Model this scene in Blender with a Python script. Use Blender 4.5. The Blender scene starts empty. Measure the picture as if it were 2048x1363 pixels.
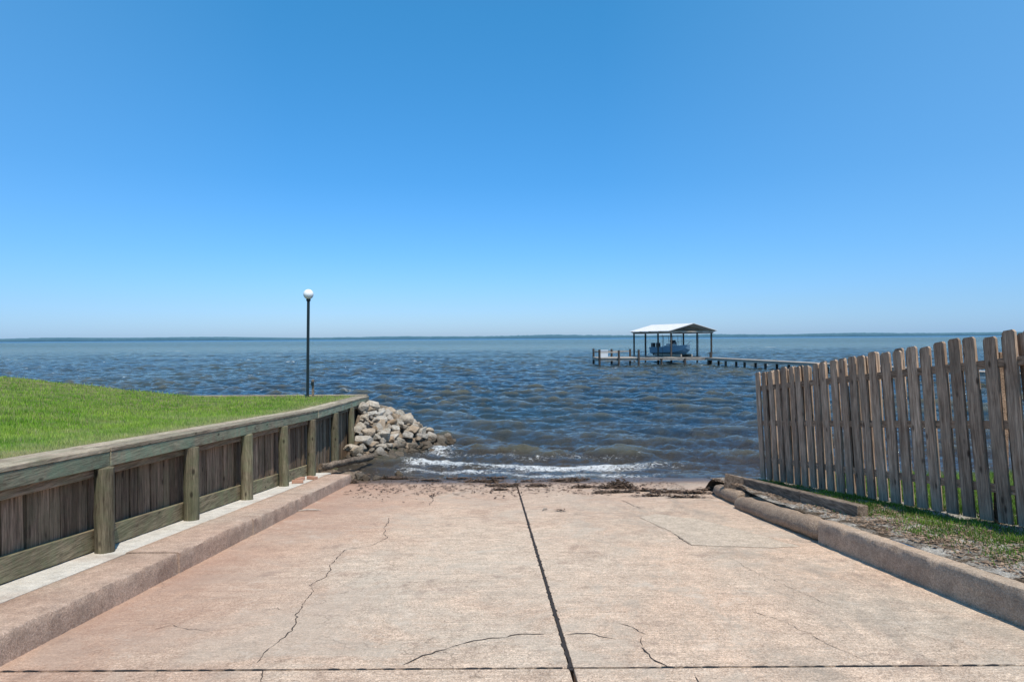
import bpy, bmesh, math, random
import numpy as np
from mathutils import Vector, Quaternion, Matrix, Euler
random.seed(7); np.random.seed(7)
S = bpy.context.scene
COL = S.collection
R = math.radians
F = 1365.0
# ---------------------------------------------------------------- camera
cam_d = bpy.data.cameras.new("camera"); cam = bpy.data.objects.new("camera", cam_d); COL.objects.link(cam)
cam_d.lens = 24; cam_d.sensor_width = 36; cam_d.clip_end = 30000; cam_d.clip_start = .05
CQ = Euler((R(90-.23), 0, 0)).to_quaternion() @ Quaternion((0, 0, 1), R(-.36))
cam.rotation_mode = 'QUATERNION'; cam.rotation_quaternion = CQ
S.camera = cam
def ray(u, v): return CQ @ Vector(((u-1024)/F, (681.5-v)/F, -1))
# ---------------------------------------------------------------- site measurements (metres, eye level = 0)
SL = .103; WZ = -3.0
def X(x0, y): return x0-.027*y
def zr(y, h=0): return -1.5-SL*y+h
def on_ramp(u, v, h=0):
    r = ray(u, v); t = (-1.5+h)/(r.z+SL*r.y); return r*t
def captop(y):
    if y < 14.2: return -.93-.058*(y-5)
    return -1.464-.035*(y-14.2)
# ---------------------------------------------------------------- helpers
class MB:
    def __init__(s): s.v = []; s.f = []; s.t = []
    def hexa(s, p, t=None):
        n = len(s.v); s.v += [tuple(q) for q in p]
        fs = [(0,3,2,1),(4,5,6,7),(0,1,5,4),(1,2,6,5),(2,3,7,6),(3,0,4,7)]
        t = random.random() if t is None else t
        for f in fs: s.f.append(tuple(n+i for i in f)); s.t.append(t)
    def box(s, c, d, M=None, t=None):
        x, y, z = d[0]/2, d[1]/2, d[2]/2
        p = [Vector(q) for q in ((-x,-y,-z),(x,-y,-z),(x,y,-z),(-x,y,-z),(-x,-y,z),(x,-y,z),(x,y,z),(-x,y,z))]
        if M is not None: p = [M @ q for q in p]
        s.hexa([q+Vector(c) for q in p], t)
    def run(s, pts, w, h, t=None):
        for a, b in zip(pts[:-1], pts[1:]):
            a, b = Vector(a), Vector(b); d = (b-a); q = Vector((d.y, -d.x, 0)).normalized()*w/2; u = Vector((0,0,h))
            s.hexa([a-q, a+q, b+q, b-q, a-q+u, a+q+u, b+q+u, b-q+u], t)
    def tube(s, pts, rad, n=10, t=None, caps=True, rough=0):
        t = random.random() if t is None else t
        pts = [Vector(p) for p in pts]
        if not hasattr(rad, '__len__'): rad = [rad]*len(pts)
        base = len(s.v); per = [random.gauss(0, rough) for _ in range(n)]
        for i, p in enumerate(pts):
            d = (pts[min(i+1, len(pts)-1)]-pts[max(i-1, 0)]).normalized()
            a = d.cross(Vector((0,0,1)) if abs(d.z) < .9 else Vector((1,0,0))).normalized(); b = d.cross(a)
            for k in range(n):
                an = 2*math.pi*k/n; s.v.append(tuple(p+(a*math.cos(an)+b*math.sin(an))*(rad[i]+per[k])))
        for i in range(len(pts)-1):
            for k in range(n):
                k2 = (k+1) % n
                s.f.append((base+i*n+k, base+i*n+k2, base+(i+1)*n+k2, base+(i+1)*n+k)); s.t.append(t)
        if caps:
            s.f.append(tuple(base+k for k in range(n))[::-1]); s.t.append(t)
            e = base+(len(pts)-1)*n; s.f.append(tuple(e+k for k in range(n))); s.t.append(t)
    def poly(s, pts, t=.5):
        n = len(s.v); s.v += [tuple(p) for p in pts]; s.f.append(tuple(range(n, n+len(pts)))); s.t.append(t)
    def build(s, name, m, parent=None, bevel=0, smooth=False, origin=None):
        me = bpy.data.meshes.new(name)
        o0 = Vector(origin) if origin is not None else Vector((0,0,0))
        me.from_pydata(s.v, [], s.f); me.update()
        at = me.attributes.new("tint", 'FLOAT', 'FACE'); at.data.foreach_set("value", s.t)
        bm = bmesh.new(); bm.from_mesh(me); bmesh.ops.recalc_face_normals(bm, faces=bm.faces); bm.to_mesh(me); bm.free()
        if smooth:
            me.polygons.foreach_set("use_smooth", [True]*len(me.polygons)); me.set_sharp_from_angle(angle=R(45))
        o = bpy.data.objects.new(name, me); COL.objects.link(o); me.materials.append(m)
        o.location = o0
        if parent is not None:
            o.parent = parent; o.location = o0-parent.location
        if bevel:
            b = o.modifiers.new("bevel", 'BEVEL'); b.width = bevel; b.segments = 2; b.limit_method = 'ANGLE'; b.angle_limit = R(35)
        return o
def tag(o, label=None, cat=None, group=None, kind=None):
    if label: o["label"] = label
    if cat: o["category"] = cat
    if group: o["group"] = group
    if kind: o["kind"] = kind
    return o
def empty(name, loc, label, cat, group=None):
    o = bpy.data.objects.new(name, None); COL.objects.link(o); o.location = loc; o.empty_display_size = .1
    return tag(o, label, cat, group)
def npmesh(name, V, Fc, m, smooth=False, attrs={}):
    me = bpy.data.meshes.new(name); k, q = Fc.shape
    me.vertices.add(len(V)); me.vertices.foreach_set("co", V.astype(np.float32).ravel())
    me.loops.add(k*q); me.loops.foreach_set("vertex_index", Fc.astype(np.int32).ravel())
    me.polygons.add(k); me.polygons.foreach_set("loop_start", np.arange(0, k*q, q, dtype=np.int32))
    me.polygons.foreach_set("loop_total", np.full(k, q, dtype=np.int32))
    if smooth: me.polygons.foreach_set("use_smooth", np.ones(k, dtype=bool))
    for n_, a in attrs.items():
        at = me.attributes.new(n_, 'FLOAT', 'POINT'); at.data.foreach_set("value", a.astype(np.float32).ravel())
    me.update(calc_edges=True); me.validate()
    o = bpy.data.objects.new(name, me); COL.objects.link(o); me.materials.append(m); return o
def gridfaces(nr, nc):
    i = np.arange(nr-1)[:, None]*nc+np.arange(nc-1)[None, :]
    return np.stack([i, i+1, i+nc+1, i+nc], -1).reshape(-1, 4)
# ---------------------------------------------------------------- material kit
class Mt:
    def __init__(s, name, rough=.8, spec=.3):
        s.m = bpy.data.materials.new(name); s.m.use_nodes = True; s.nt = s.m.node_tree; s.b = s.nt.nodes["Principled BSDF"]
        s.b.inputs["Roughness"].default_value = rough; s.b.inputs["Specular IOR Level"].default_value = spec
    def n(s, t, **kw):
        nd = s.nt.nodes.new(t)
        for k, v in kw.items():
            if k.startswith('p_'): setattr(nd, k[2:], v)
            else:
                key = int(k[1:]) if k[0] == 'i' and k[1:].isdigit() else k.replace('_', ' ')
                s.set(nd.inputs[key], v)
        return nd
    def set(s, inp, v):
        if isinstance(v, bpy.types.NodeSocket): s.nt.links.new(v, inp)
        elif isinstance(v, bpy.types.Node): s.nt.links.new(v.outputs[0], inp)
        else:
            if isinstance(v, tuple) and len(v) == 3 and inp.type == 'RGBA': v = (*v, 1)
            inp.default_value = v
    def co(s, kind='Object', scale=(1,1,1), rot=(0,0,0)):
        tc = s.n('ShaderNodeTexCoord'); mp = s.n('ShaderNodeMapping'); s.nt.links.new(tc.outputs[kind], mp.inputs[0])
        mp.inputs['Scale'].default_value = scale; mp.inputs['Rotation'].default_value = rot; return mp.outputs[0]
    def noise(s, vec, scale, detail=4, rough=.55, dist=0):
        return s.n('ShaderNodeTexNoise', Vector=vec, Scale=scale, Detail=detail, Roughness=rough, Distortion=dist).outputs[0]
    def ramp(s, fac, a, b, ca=(0,0,0), cb=(1,1,1)):
        nd = s.n('ShaderNodeValToRGB'); s.set(nd.inputs[0], fac)
        e = nd.color_ramp.elements; e[0].position = a; e[1].position = b; e[0].color = (*ca, 1); e[1].color = (*cb, 1); return nd.outputs[0]
    def mix(s, fac, a, b, mode='MIX'):
        nd = s.n('ShaderNodeMix', p_data_type='RGBA', p_blend_type=mode)
        s.set(nd.inputs[0], fac); s.set(nd.inputs[6], a); s.set(nd.inputs[7], b); return nd.outputs[2]
    def math(s, op, a, b=0., c=None, clamp=False):
        nd = s.n('ShaderNodeMath', p_operation=op, p_use_clamp=clamp); s.set(nd.inputs[0], a); s.set(nd.inputs[1], b)
        if c is not None: s.set(nd.inputs[2], c)
        return nd.outputs[0]
    def attr(s, name): return s.n('ShaderNodeAttribute', p_attribute_name=name).outputs['Fac']
    def bump(s, h, strength=.4, dist=.01, normal=None):
        nd = s.n('ShaderNodeBump', Strength=strength, Distance=dist, Height=h)
        if normal is not None: s.set(nd.inputs['Normal'], normal)
        return nd.outputs[0]
    def xyz(s, kind='Object'):
        tc = s.n('ShaderNodeTexCoord'); sp = s.n('ShaderNodeSeparateXYZ'); s.nt.links.new(tc.outputs[kind], sp.inputs[0]); return sp.outputs
    def out(s, col=None, normal=None, rough=None):
        if col is not None: s.set(s.b.inputs['Base Color'], col)
        if normal is not None: s.set(s.b.inputs['Normal'], normal)
        if rough is not None: s.set(s.b.inputs['Roughness'], rough)
        return s.m
def maprange(M, v, a, b, c=0., d=1.):
    nd = M.n('ShaderNodeMapRange'); M.set(nd.inputs[0], v)
    for i, q in enumerate((a, b, c, d)): nd.inputs[i+1].default_value = q
    return nd.outputs[0]
def concrete(name, c1, c2, stain=None, wet=False, speck=.35, streak=True, gravel=1.):
    M = Mt(name, .9, .2); p = M.co()
    big = M.ramp(M.noise(p, .55, 5, .6, .4), .35, .68)
    col = M.mix(big, c1, c2)
    if stain: col = M.mix(M.math('MULTIPLY', M.ramp(M.noise(p, .9, 7, .72, .6), .5, .68), .7), col, stain)
    med = M.noise(p, 7, 6, .7)
    col = M.mix(.55, col, M.ramp(med, .3, .7, (.55,.55,.55), (1.3,1.3,1.3)), 'MULTIPLY')
    if streak:
        st = M.noise(M.co(scale=(.6, 14, 1)), 3, 3, .6)
        col = M.mix(.35, col, M.ramp(st, .35, .65, (.68,.66,.64), (1.22,1.22,1.22)), 'MULTIPLY')
    fine = M.noise(p, 95, 3, .8)
    col = M.mix(speck, col, M.ramp(fine, .38, .62, (.25,.22,.2), (1.55,1.55,1.55)), 'MULTIPLY')
    f2 = M.noise(p, 38, 4, .8)
    col = M.mix(.6*gravel, col, M.ramp(f2, .36, .62, (.55,.52,.5), (1.25,1.25,1.25)), 'MULTIPLY')
    vo = M.n('ShaderNodeTexVoronoi', Vector=p, Scale=70.)
    col = M.mix(M.math('MULTIPLY', M.ramp(vo.outputs['Distance'], .12, .25, (1,1,1), (0,0,0)), .5*gravel), col, (.74,.68,.6))
    vo2 = M.n('ShaderNodeTexVoronoi', Vector=p, Scale=34.)
    col = M.mix(M.math('MULTIPLY', M.ramp(vo2.outputs['Distance'], .10, .2, (1,1,1), (0,0,0)), .7*gravel), col, (.15,.10,.08))
    if wet:
        xy = M.xyz(); wig = M.math('MULTIPLY', M.noise(p, 1.2, 4), .9)
        w = maprange(M, M.math('ADD', xy[1], wig), 13.8, 14.5)
        # worn grey-beige areas
        wr = M.ramp(M.noise(p, .75, 8, .75, 1.), .50, .60)
        col = M.mix(M.math('MULTIPLY', wr, .5), col, (.47,.40,.315))
        red = maprange(M, M.math('ADD', xy[1], M.math('MULTIPLY', M.noise(p, .8, 4), 6.)), 11., 17.)
        col = M.mix(M.math('MULTIPLY', red, .5), col, (.36,.22,.155))
        edge = maprange(M, M.math('SUBTRACT', M.math('MULTIPLY', M.noise(p, .7, 5), 2.2), M.math('ADD', xy[0], 0.)), 2.2, 4.4)
        col = M.mix(M.math('MULTIPLY', edge, .6), col, (.36,.19,.13))
        gr = M.math('MULTIPLY', M.ramp(M.noise(M.co(scale=(1,.35,1)), 1.4, 7, .75, .8), .48, .66), maprange(M, xy[0], .4, 1.8))
        col = M.mix(M.math('MULTIPLY', gr, .6), col, (.26,.225,.18))
        sp_ = M.noise(p, 2.2, 8, .8, .4)
        col = M.mix(M.math('MULTIPLY', M.ramp(sp_, .56, .65), .5), col, (.26,.18,.14))
        col = M.mix(M.math('MULTIPLY', M.ramp(sp_, .37, .43, (1,1,1), (0,0,0)), .28), col, (.66,.56,.45))
        # faint map cracking
        vc = M.n('ShaderNodeTexVoronoi', p_feature='DISTANCE_TO_EDGE', Scale=.8)
        wv = M.n('ShaderNodeVectorMath', p_operation='ADD'); M.set(wv.inputs[0], p); nz_ = M.n('ShaderNodeTexNoise', Vector=p, Scale=2.5, Detail=6.); M.set(wv.inputs[1], nz_.outputs[1]); M.set(vc.inputs['Vector'], wv.outputs[0])
        ck = M.math('MULTIPLY', M.ramp(vc.outputs['Distance'], .001, .005, (1,1,1), (0,0,0)), M.ramp(M.noise(p, .6, 3), .50, .62))
        col = M.mix(M.math('MULTIPLY', ck, .6), col, (.10,.07,.05))
        col = M.mix(w, col, (.12,.08,.055))
        rough = maprange(M, w, 0, 1, .92, .3)
    else: rough = .92
    h = M.math('ADD', M.math('MULTIPLY', fine, .5), M.noise(p, 22, 5, .7))
    return M.out(col, M.bump(h, .8, .016), rough)
def wood(name, dark, light, axis='Z', green=None, gamt=.5, knots=True, tintamt=.5, scale=1., objrnd=False):
    M = Mt(name, .88, .2)
    k = 26*scale; l = 1.6*scale
    sc = {'Z': (k,k,l), 'Y': (k,l,k), 'X': (l,k,k)}[axis]
    tc = M.n('ShaderNodeTexCoord'); t = M.attr("tint")
    if objrnd: t = M.n('ShaderNodeObjectInfo').outputs['Random']
    off = M.n('ShaderNodeVectorMath', p_operation='ADD'); M.nt.links.new(tc.outputs['Object'], off.inputs[0])
    cb = M.n('ShaderNodeCombineXYZ', X=M.math('MULTIPLY', t, 17.3), Y=M.math('MULTIPLY', t, 9.1), Z=M.math('MULTIPLY', t, 31.7)); M.set(off.inputs[1], cb.outputs[0])
    mp = M.n('ShaderNodeMapping', Vector=off.outputs[0]); mp.inputs['Scale'].default_value = sc
    g = M.noise(mp.outputs[0], 1., 6, .65, .6)
    mp2 = M.n('ShaderNodeMapping', Vector=off.outputs[0]); mp2.inputs['Scale'].default_value = tuple(q*3 for q in sc)
    g2 = M.noise(mp2.outputs[0], 1., 3, .7, .2)
    col = M.mix(M.ramp(g, .3, .68), dark, light)
    col = M.mix(.8, col, M.ramp(g2, .35, .6, (.45,.42,.4), (1.3,1.3,1.3)), 'MULTIPLY')
    blot = M.noise(off.outputs[0], 2.3, 5, .65)
    col = M.mix(.6, col, M.ramp(blot, .3, .7, (.55,.52,.5), (1.3,1.3,1.3)), 'MULTIPLY')
    if green: col = M.mix(M.math('MULTIPLY', M.ramp(M.noise(off.outputs[0], 2.6, 7, .75, .7), .42, .62), gamt), col, green)
    if knots:
        vo = M.n('ShaderNodeTexVoronoi', Scale=1.)
        mp3 = M.n('ShaderNodeMapping', Vector=off.outputs[0]); mp3.inputs['Scale'].default_value = {'Z': (7,7,3.2), 'Y': (7,3.2,7), 'X': (3.2,7,7)}[axis]
        M.set(vo.inputs['Vector'], mp3.outputs[0])
        col = M.mix(M.ramp(vo.outputs['Distance'], .07, .16, (.85,.85,.85), (0,0,0)), col, tuple(q*.35 for q in dark))
    tt = M.ramp(t, 0, 1, (1-tintamt*.6,)*3, (1+tintamt*.5,)*3)
    col = M.mix(1., col, tt, 'MULTIPLY')
    return M.out(col, M.bump(M.math('ADD', g, M.math('MULTIPLY', g2, .5)), .8, .008))
def plain(name, col, rough=.5, metal=0, spec=.4, var=.15, sc=6.):
    M = Mt(name, rough, spec); M.b.inputs['Metallic'].default_value = metal
    n_ = M.noise(M.co(), sc, 5, .6)
    return M.out(M.mix(1., col, M.ramp(n_, .3, .7, (1-var,)*3, (1+var,)*3), 'MULTIPLY'))
m_ramp = concrete("ramp_concrete", (.66,.475,.34), (.62,.50,.38), (.50,.35,.25), wet=True, speck=.5)
m_kerb = concrete("kerb_concrete", (.52,.35,.255), (.50,.385,.295), (.31,.2,.145), speck=.4, streak=False, gravel=.6)
m_kerbr = concrete("kerb_concrete_tan", (.52,.38,.27), (.46,.365,.27), (.25,.18,.13), speck=.4, streak=False, gravel=.7)
m_ledge = concrete("ledge_concrete", (.66,.62,.55), (.60,.55,.47), (.48,.38,.3), streak=False, speck=.25, gravel=.25)
m_patch = concrete("patch_concrete", (.58,.465,.35), (.54,.44,.335), None, streak=False, speck=.35)
m_bag = concrete("cast_edge", (.38,.27,.185), (.32,.24,.17), (.19,.135,.095), streak=False, speck=.4)
m_dark = plain("crack_dark", (.03,.022,.018), .95)
m_board = wood("wall_board", (.07,.046,.032), (.31,.215,.15), 'Z', (.17,.16,.09), .35, tintamt=.8)
m_pile = wood("wall_pile", (.075,.06,.04), (.27,.23,.155), 'Z', (.14,.155,.085), .6, tintamt=.4)
m_cap = wood("cap_timber", (.22,.165,.11), (.47,.385,.285), 'Y', (.27,.29,.18), .4)
m_fascia = wood("fascia_timber", (.17,.145,.10), (.36,.33,.23), 'Y', (.22,.31,.205), .75)
m_wale = wood("wale_timber", (.11,.072,.048), (.30,.215,.145), 'Y', (.16,.17,.09), .35)
m_lowwale = wood("low_wale_timber", (.11,.085,.055), (.29,.235,.15), 'Y', (.16,.18,.095), .6)
m_picket = wood("picket_timber", (.17,.105,.066), (.51,.365,.26), 'Z', (.30,.26,.20), .3, objrnd=True, tintamt=.45)
m_rail = wood("rail_timber", (.14,.09,.058), (.38,.26,.175), 'Y')
m_beam = wood("old_beam", (.09,.066,.048), (.30,.235,.175), 'Y')
m_deck = wood("dock_timber", (.26,.22,.18), (.46,.41,.35), 'X', knots=False)
m_dockpile = wood("dock_pile", (.04,.034,.03), (.12,.10,.085), 'Z', knots=False)
# ---------------------------------------------------------------- ramp
def slab(name, xa, xb, ya, yb, th=.18, m=m_ramp, h=0, bevel=.006, parent=None):
    b = MB(); p = []
    for z in (-th, 0):
        for (x, y) in ((xa,ya),(xb,ya),(xb,yb),(xa,yb)): p.append((X(x,y), y, zr(y, h+z)))
    b.hexa(p); return tag(b.build(name, m, parent, bevel), kind='structure')
tag(slab("ramp_bed", -3.1, 4.2, -3, 24, .3, m_dark, h=-.10, bevel=0), 'dark ground showing in the joints of the ramp', 'ground')
rows = [(-3, 3.93), (3.948, 12.05), (12.065, 24)]
ramps = []
for i, (a, b_) in enumerate(rows):
    for j, (xa, xb) in enumerate(((-2.93, .425), (.45, (3.58, 3.8, 4.5)[i]))):
        o = slab("ramp", xa, xb, a, b_)
        side = ('left', 'right')[j]; wh = ('nearest strip of the ramp', 'long middle slab of the ramp', 'lowest slab running under the water')[i]
        tag(o, f'{side} lane concrete, {wh}', 'ramp'); ramps.append(o)
def crack(pts, w, parent, h=.003):
    P = [on_ramp(u, v) for u, v in pts]
    Q = [P[0]]; dr = Vector((0,0,0))
    for a, b in zip(P[:-1], P[1:]):
        k = max(2, int((b-a).length/.04))
        for i in range(1, k+1):
            q = a.lerp(b, i/k); dr = dr*.8+Vector((random.gauss(0,.009), random.gauss(0,.009), 0))
            Q.append(q+dr)
    b = MB(); n = len(Q); L = []; Rr = []
    for i, q in enumerate(Q):
        d = (Q[min(i+1, n-1)]-Q[max(i-1, 0)]); s = Vector((d.y, -d.x, 0)).normalized()
        ww = w*(.15+random.random()*1.2)/2*min(1, .25+min(i, n-1-i)/3)
        for arr, sg in ((L, 1), (Rr, -1)):
            c = q+s*ww*sg; c.z = zr(c.y, h); arr.append(c)
    for i in range(n-1): b.poly([L[i], L[i+1], Rr[i+1], Rr[i]])
    return b.build("crack", m_dark, parent)
CR = [([(778,1035),(770,1058),(776,1075),(742,1090),(690,1100),(656,1130),(650,1150),(625,1165),(622,1190),(590,1225),(583,1260),(545,1290),(522,1325)], .008, 2),
 ([(806,1329),(870,1302),(950,1281),(1040,1270),(1107,1264)], .012, 2),
 ([(1116,1270),(1190,1268),(1235,1280)], .012, 3), ([(1232,1243),(1262,1256),(1287,1270)], .007, 3), ([(1283,1294),(1305,1320),(1338,1338)], .013, 3),
 ([(1287,1270),(1280,1283),(1283,1294)], .004, 3),
 ([(1562,1240),(1640,1280),(1700,1310),(1750,1334)], .004, 3), ([(1056,1105),(1130,1104),(1200,1106)], .006, 3), ([(1240,998),(1278,1016)], .014, 3),
 ([(1340,1062),(1385,1090),(1412,1093)], .014, 3), ([(860,988),(866,1000),(858,1010)], .01, 2), ([(1500,1222),(1530,1232),(1562,1240)], .006, 3),
 ([(655,1128),(720,1120),(780,1122)], .004, 2), ([(1460,1115),(1520,1150),(1600,1180),(1660,1212)], .003, 3), ([(300,1260),(345,1250),(420,1262)], .004, 2),
 ([(590,1225),(560,1215),(520,1222)], .004, 2), ([(1280,1035),(1312,1050),(1340,1062)], .005, 3), ([(522,1337),(516,1350),(520,1375)], .008, 0), ([(1390,1345),(1400,1375)], .007, 1)]
for pts, w, k in CR: crack(pts, w, ramps[k])
for k_, (p0, p1, w) in enumerate((((0,1328),(1125,1333),.017), ((1140,1340),(2047,1337),.017), ((1128,1340),(1044,990),.030), ((655,987),(1040,988),.010), ((1046,988),(1400,985),.010))):
    A, B = on_ramp(*p0), on_ramp(*p1); b = MB(); n2 = int((B-A).length/.04); L = []; Rr = []
    for i in range(n2+1):
        q = A.lerp(B, i/n2)
        if k_ == 2: q = Vector((X(.4375, q.y), q.y, 0)); s_ = Vector((1,0,0))
        else: q = Vector((q.x, 3.939 if k_ < 2 else 12.057, 0)); s_ = Vector((0,1,0))
        for arr, sg in ((L, 1), (Rr, -1)):
            c = q+s_*sg*w/2*(.45+1.3*random.random()**3.); c.z = zr(c.y, .0025); arr.append(c)
    for i in range(n2): b.poly([L[i], L[i+1], Rr[i+1], Rr[i]])
    b.build("joint_edge", m_dark, ramps[2 if k_ in (0,2,3) else 3])
b = MB(); pp = [(1280,1033),(1312,1027),(1400,1038),(1470,1056),(1530,1072),(1600,1092),(1540,1094),(1460,1092),(1385,1089),(1340,1061)]
poly = []
for (a0, a1) in zip(pp, pp[1:]+pp[:1]):
    for i in range(5): poly.append(on_ramp(a0[0]+(a1[0]-a0[0])*i/5+random.uniform(-1.5,1.5), a0[1]+(a1[1]-a0[1])*i/5+random.uniform(-.8,.8), .004))
b.poly(poly); b.build("repair_patch", m_patch, ramps[3])
# ---------------------------------------------------------------- kerbs and ledge
def sweep(name, prof, ya, yb, m, amp=.004, step=.06, chip=None):
    b = MB(); n = len(prof); k = max(2, int((yb-ya)/step)); low = [0.]*n
    for i in range(k+1):
        y = ya+(yb-ya)*i/k; ch = 0
        if chip and random.random() < .10: ch = random.uniform(.008, .03)
        for j, (x0, h) in enumerate(prof):
            low[j] = low[j]*.8+random.gauss(0, amp*.5)
            dx = low[j]+random.gauss(0, amp*.2); dz = (low[j]*.6+random.gauss(0, amp*.2)) if h > 0 else 0
            if chip and j in chip: dz -= ch*.6; dx += ch*(-1 if x0 < 0 else 1)*.4
            b.v.append((X(x0, y)+dx, y, zr(y, h+dz)))
    for i in range(k):
        for j in range(n-1): b.f.append((i*n+j, i*n+j+1, (i+1)*n+j+1, (i+1)*n+j)); b.t.append(.5)
    b.f.append(tuple(range(n))); b.f.append(tuple(k*n+j for j in range(n))[::-1]); b.t += [.5, .5]
    return b.build(name, m, None, 0, True)
for i, (a, b_) in enumerate(((-3, 6.28), (6.295, 8.19), (8.205, 10.28), (10.295, 13.9))):
    h = .186+.006*((i*5) % 3); xa = -2.92+.01*((i*7) % 3)
    o = sweep("kerb", [(xa,-.3),(xa,.05),(xa-.002,h*.6),(xa-.003,h-.014),(xa-.014,h),(-3.1,h+.002),(-3.3,h+.001),(-3.40,h-.002),(-3.412,h-.012),(-3.412,-.3)], a, b_, m_kerb, .0025, .06, (3,4))
    tag(o, f'left kerb length, {("nearest", "second", "third", "farthest")[i]} from the camera', 'kerb', kind='structure')
o = sweep("ledge", [(-3.425,-.3),(-3.425,.178),(-3.5,.18),(-3.65,.178),(-3.8,.18),(-3.95,.18),(-3.95,-.3)], -3, 14.3, m_ledge, .002, .1)
tag(o, 'pale concrete ledge between the left kerb and timber wall', 'ledge', kind='structure')
o = sweep("kerb", [(3.555,-.3),(3.555,.05),(3.558,.15),(3.561,.235),(3.575,.252),(3.64,.256),(3.71,.252),(3.73,.235),(3.73,-.3)], -3, 7.5, m_kerbr, .003, .06, (3,4))
tag(o, 'right concrete kerb holding back the soil bank', 'kerb', kind='structure')
def log(name, pts, r, m, label, cat, n=18, wob=.012):
    b = MB(); P = [Vector(p) for p in pts]; Q = []
    for a, c in zip(P[:-1], P[1:]):
        for i in range(8): Q.append(a.lerp(c, i/8))
    Q.append(P[-1]); Q = [q+Vector((random.gauss(0,wob), 0, random.gauss(0,wob))) for q in Q]
    rr = [r*(1+random.uniform(-.04,.04)) for _ in Q]; rr[0] *= .85; rr[-1] *= .85
    b.tube([q-Q[0] for q in Q], rr, n, rough=.004)
    o = b.build(name, m, None, 0, True); o.location = Q[0]; return tag(o, label, cat)
log("rounded_edging", [(X(3.68,7.53), 7.53, zr(7.53,.12)), (X(3.68,8.8), 8.8, zr(8.8,.08)), (X(3.68,10.15), 10.15, zr(10.15,.06))], .13, m_bag, 'long rounded brown concrete edging at the end of the right kerb', 'edging', wob=.006)
log("rounded_edging", [(X(3.78,10.35), 10.35, zr(10.35,.07)), (X(3.86,11.7), 11.7, zr(11.7,.06))], .125, m_bag, 'short broken piece of rounded edging nearest the water', 'edging', wob=.006)
# ---------------------------------------------------------------- timber retaining wall (left)
XW = -3.81
wall = empty("retaining_wall", (X(XW,8), 8, zr(8)), 'weathered timber retaining wall with round posts holding up the lawn', 'wall')
b = MB(); y = -2.
while y < 19.75:
    w = .145; z0 = zr(y, -.25) if y < 14 else -3.6; f = random.uniform(-.012, .012); g_ = random.uniform(.004,.014)
    b.hexa([(X(x,yy)+f, yy, z) for z in (z0, captop(y)-.06) for x, yy in ((XW-.05,y),(XW,y),(XW,y+w-g_),(XW-.05,y+w-g_))]); y += w
b.build("boards", m_board, wall, .003)
def beam_run(b, xa, xb, ya, yb, zf0, zf1, step=None, t=None):
    b.hexa([(X(xa,ya), ya, zf0(ya)), (X(xb,ya), ya, zf0(ya)), (X(xb,yb), yb, zf0(yb)), (X(xa,yb), yb, zf0(yb)),
            (X(xa,ya), ya, zf1(ya)), (X(xb,ya), ya, zf1(ya)), (X(xb,yb), yb, zf1(yb)), (X(xa,yb), yb, zf1(yb))], t)
segs = [(-2, 3.0), (3.01, 6.5), (6.512, 10.3), (10.31, 14.2), (14.208, 17.0), (17.008, 20.0)]
for q_, (a, c) in enumerate(segs):
    e1 = random.uniform(-.004,.006); e2 = random.uniform(-.008,.008)
    b = MB(); beam_run(b, -4.06, -3.865, a, c, lambda y: captop(y)-.04, lambda y: captop(y)+e1); beam_run(b, -3.86, -3.655+e2, a, c, lambda y: captop(y)-.04, lambda y: captop(y)+.002)
    b.build("cap_board", m_cap, wall, .006)
    b = MB(); beam_run(b, -3.70, -3.66+e2, a, c, lambda y: captop(y)-.175, lambda y: captop(y)-.043); b.build("fascia", m_fascia, wall, .005)
    b = MB(); beam_run(b, -3.80, -3.715, a, c, lambda y: captop(y)-.26, lambda y: captop(y)-.045); b.build("upper_wale", m_wale, wall, .005)
    if a < 14:
        b = MB(); beam_run(b, -3.805, -3.755, a, min(c, 14.1), lambda y: zr(y,.19), lambda y: zr(y,.19)+.2); b.build("lower_wale", m_lowwale, wall, .006)
for y in (2.7, 4.5, 6.4, 8.25, 10.1, 11.85, 13.7, 15.7, 17.5, 19.6):
    b = MB(); zb = zr(y,.1) if y < 14 else -3.5; zt = captop(y)-.177; n = 10; lx = random.uniform(-.02,.02); rr = random.uniform(.080,.09)
    b.tube([(lx*(1-i/n)+random.gauss(0,.002), random.gauss(0,.002), (zt-zb)*i/n) for i in range(n+1)], [rr+random.gauss(0,.0015) for i in range(n+1)], 20, rough=.002)
    b.build("post", m_pile, wall, 0, True, origin=(X(-3.665,y), y, zb))
sea = empty("seawall", (X(-4,20.3), 20.3, -3), 'low timber seawall at the far edge of the lawn', 'wall')
b = MB(); b.box((-24.6, 20.62, -1.70), (40.4, .3, .05)); b.build("cap_board", m_cap, sea, .006)
b = MB(); x = -4.45
while x > -44: b.box((x-.07, 20.7, -2.7), (.14, .05, 1.93)); x -= .145
b.build("boards", m_board, sea)
for x in np.arange(-5, -44, -2.):
    b = MB(); b.tube([(0,0,0), (0,0,1.8)], .09, 12); b.build("post", m_pile, sea, 0, True, origin=(x, 20.83, -3.55))
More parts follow.
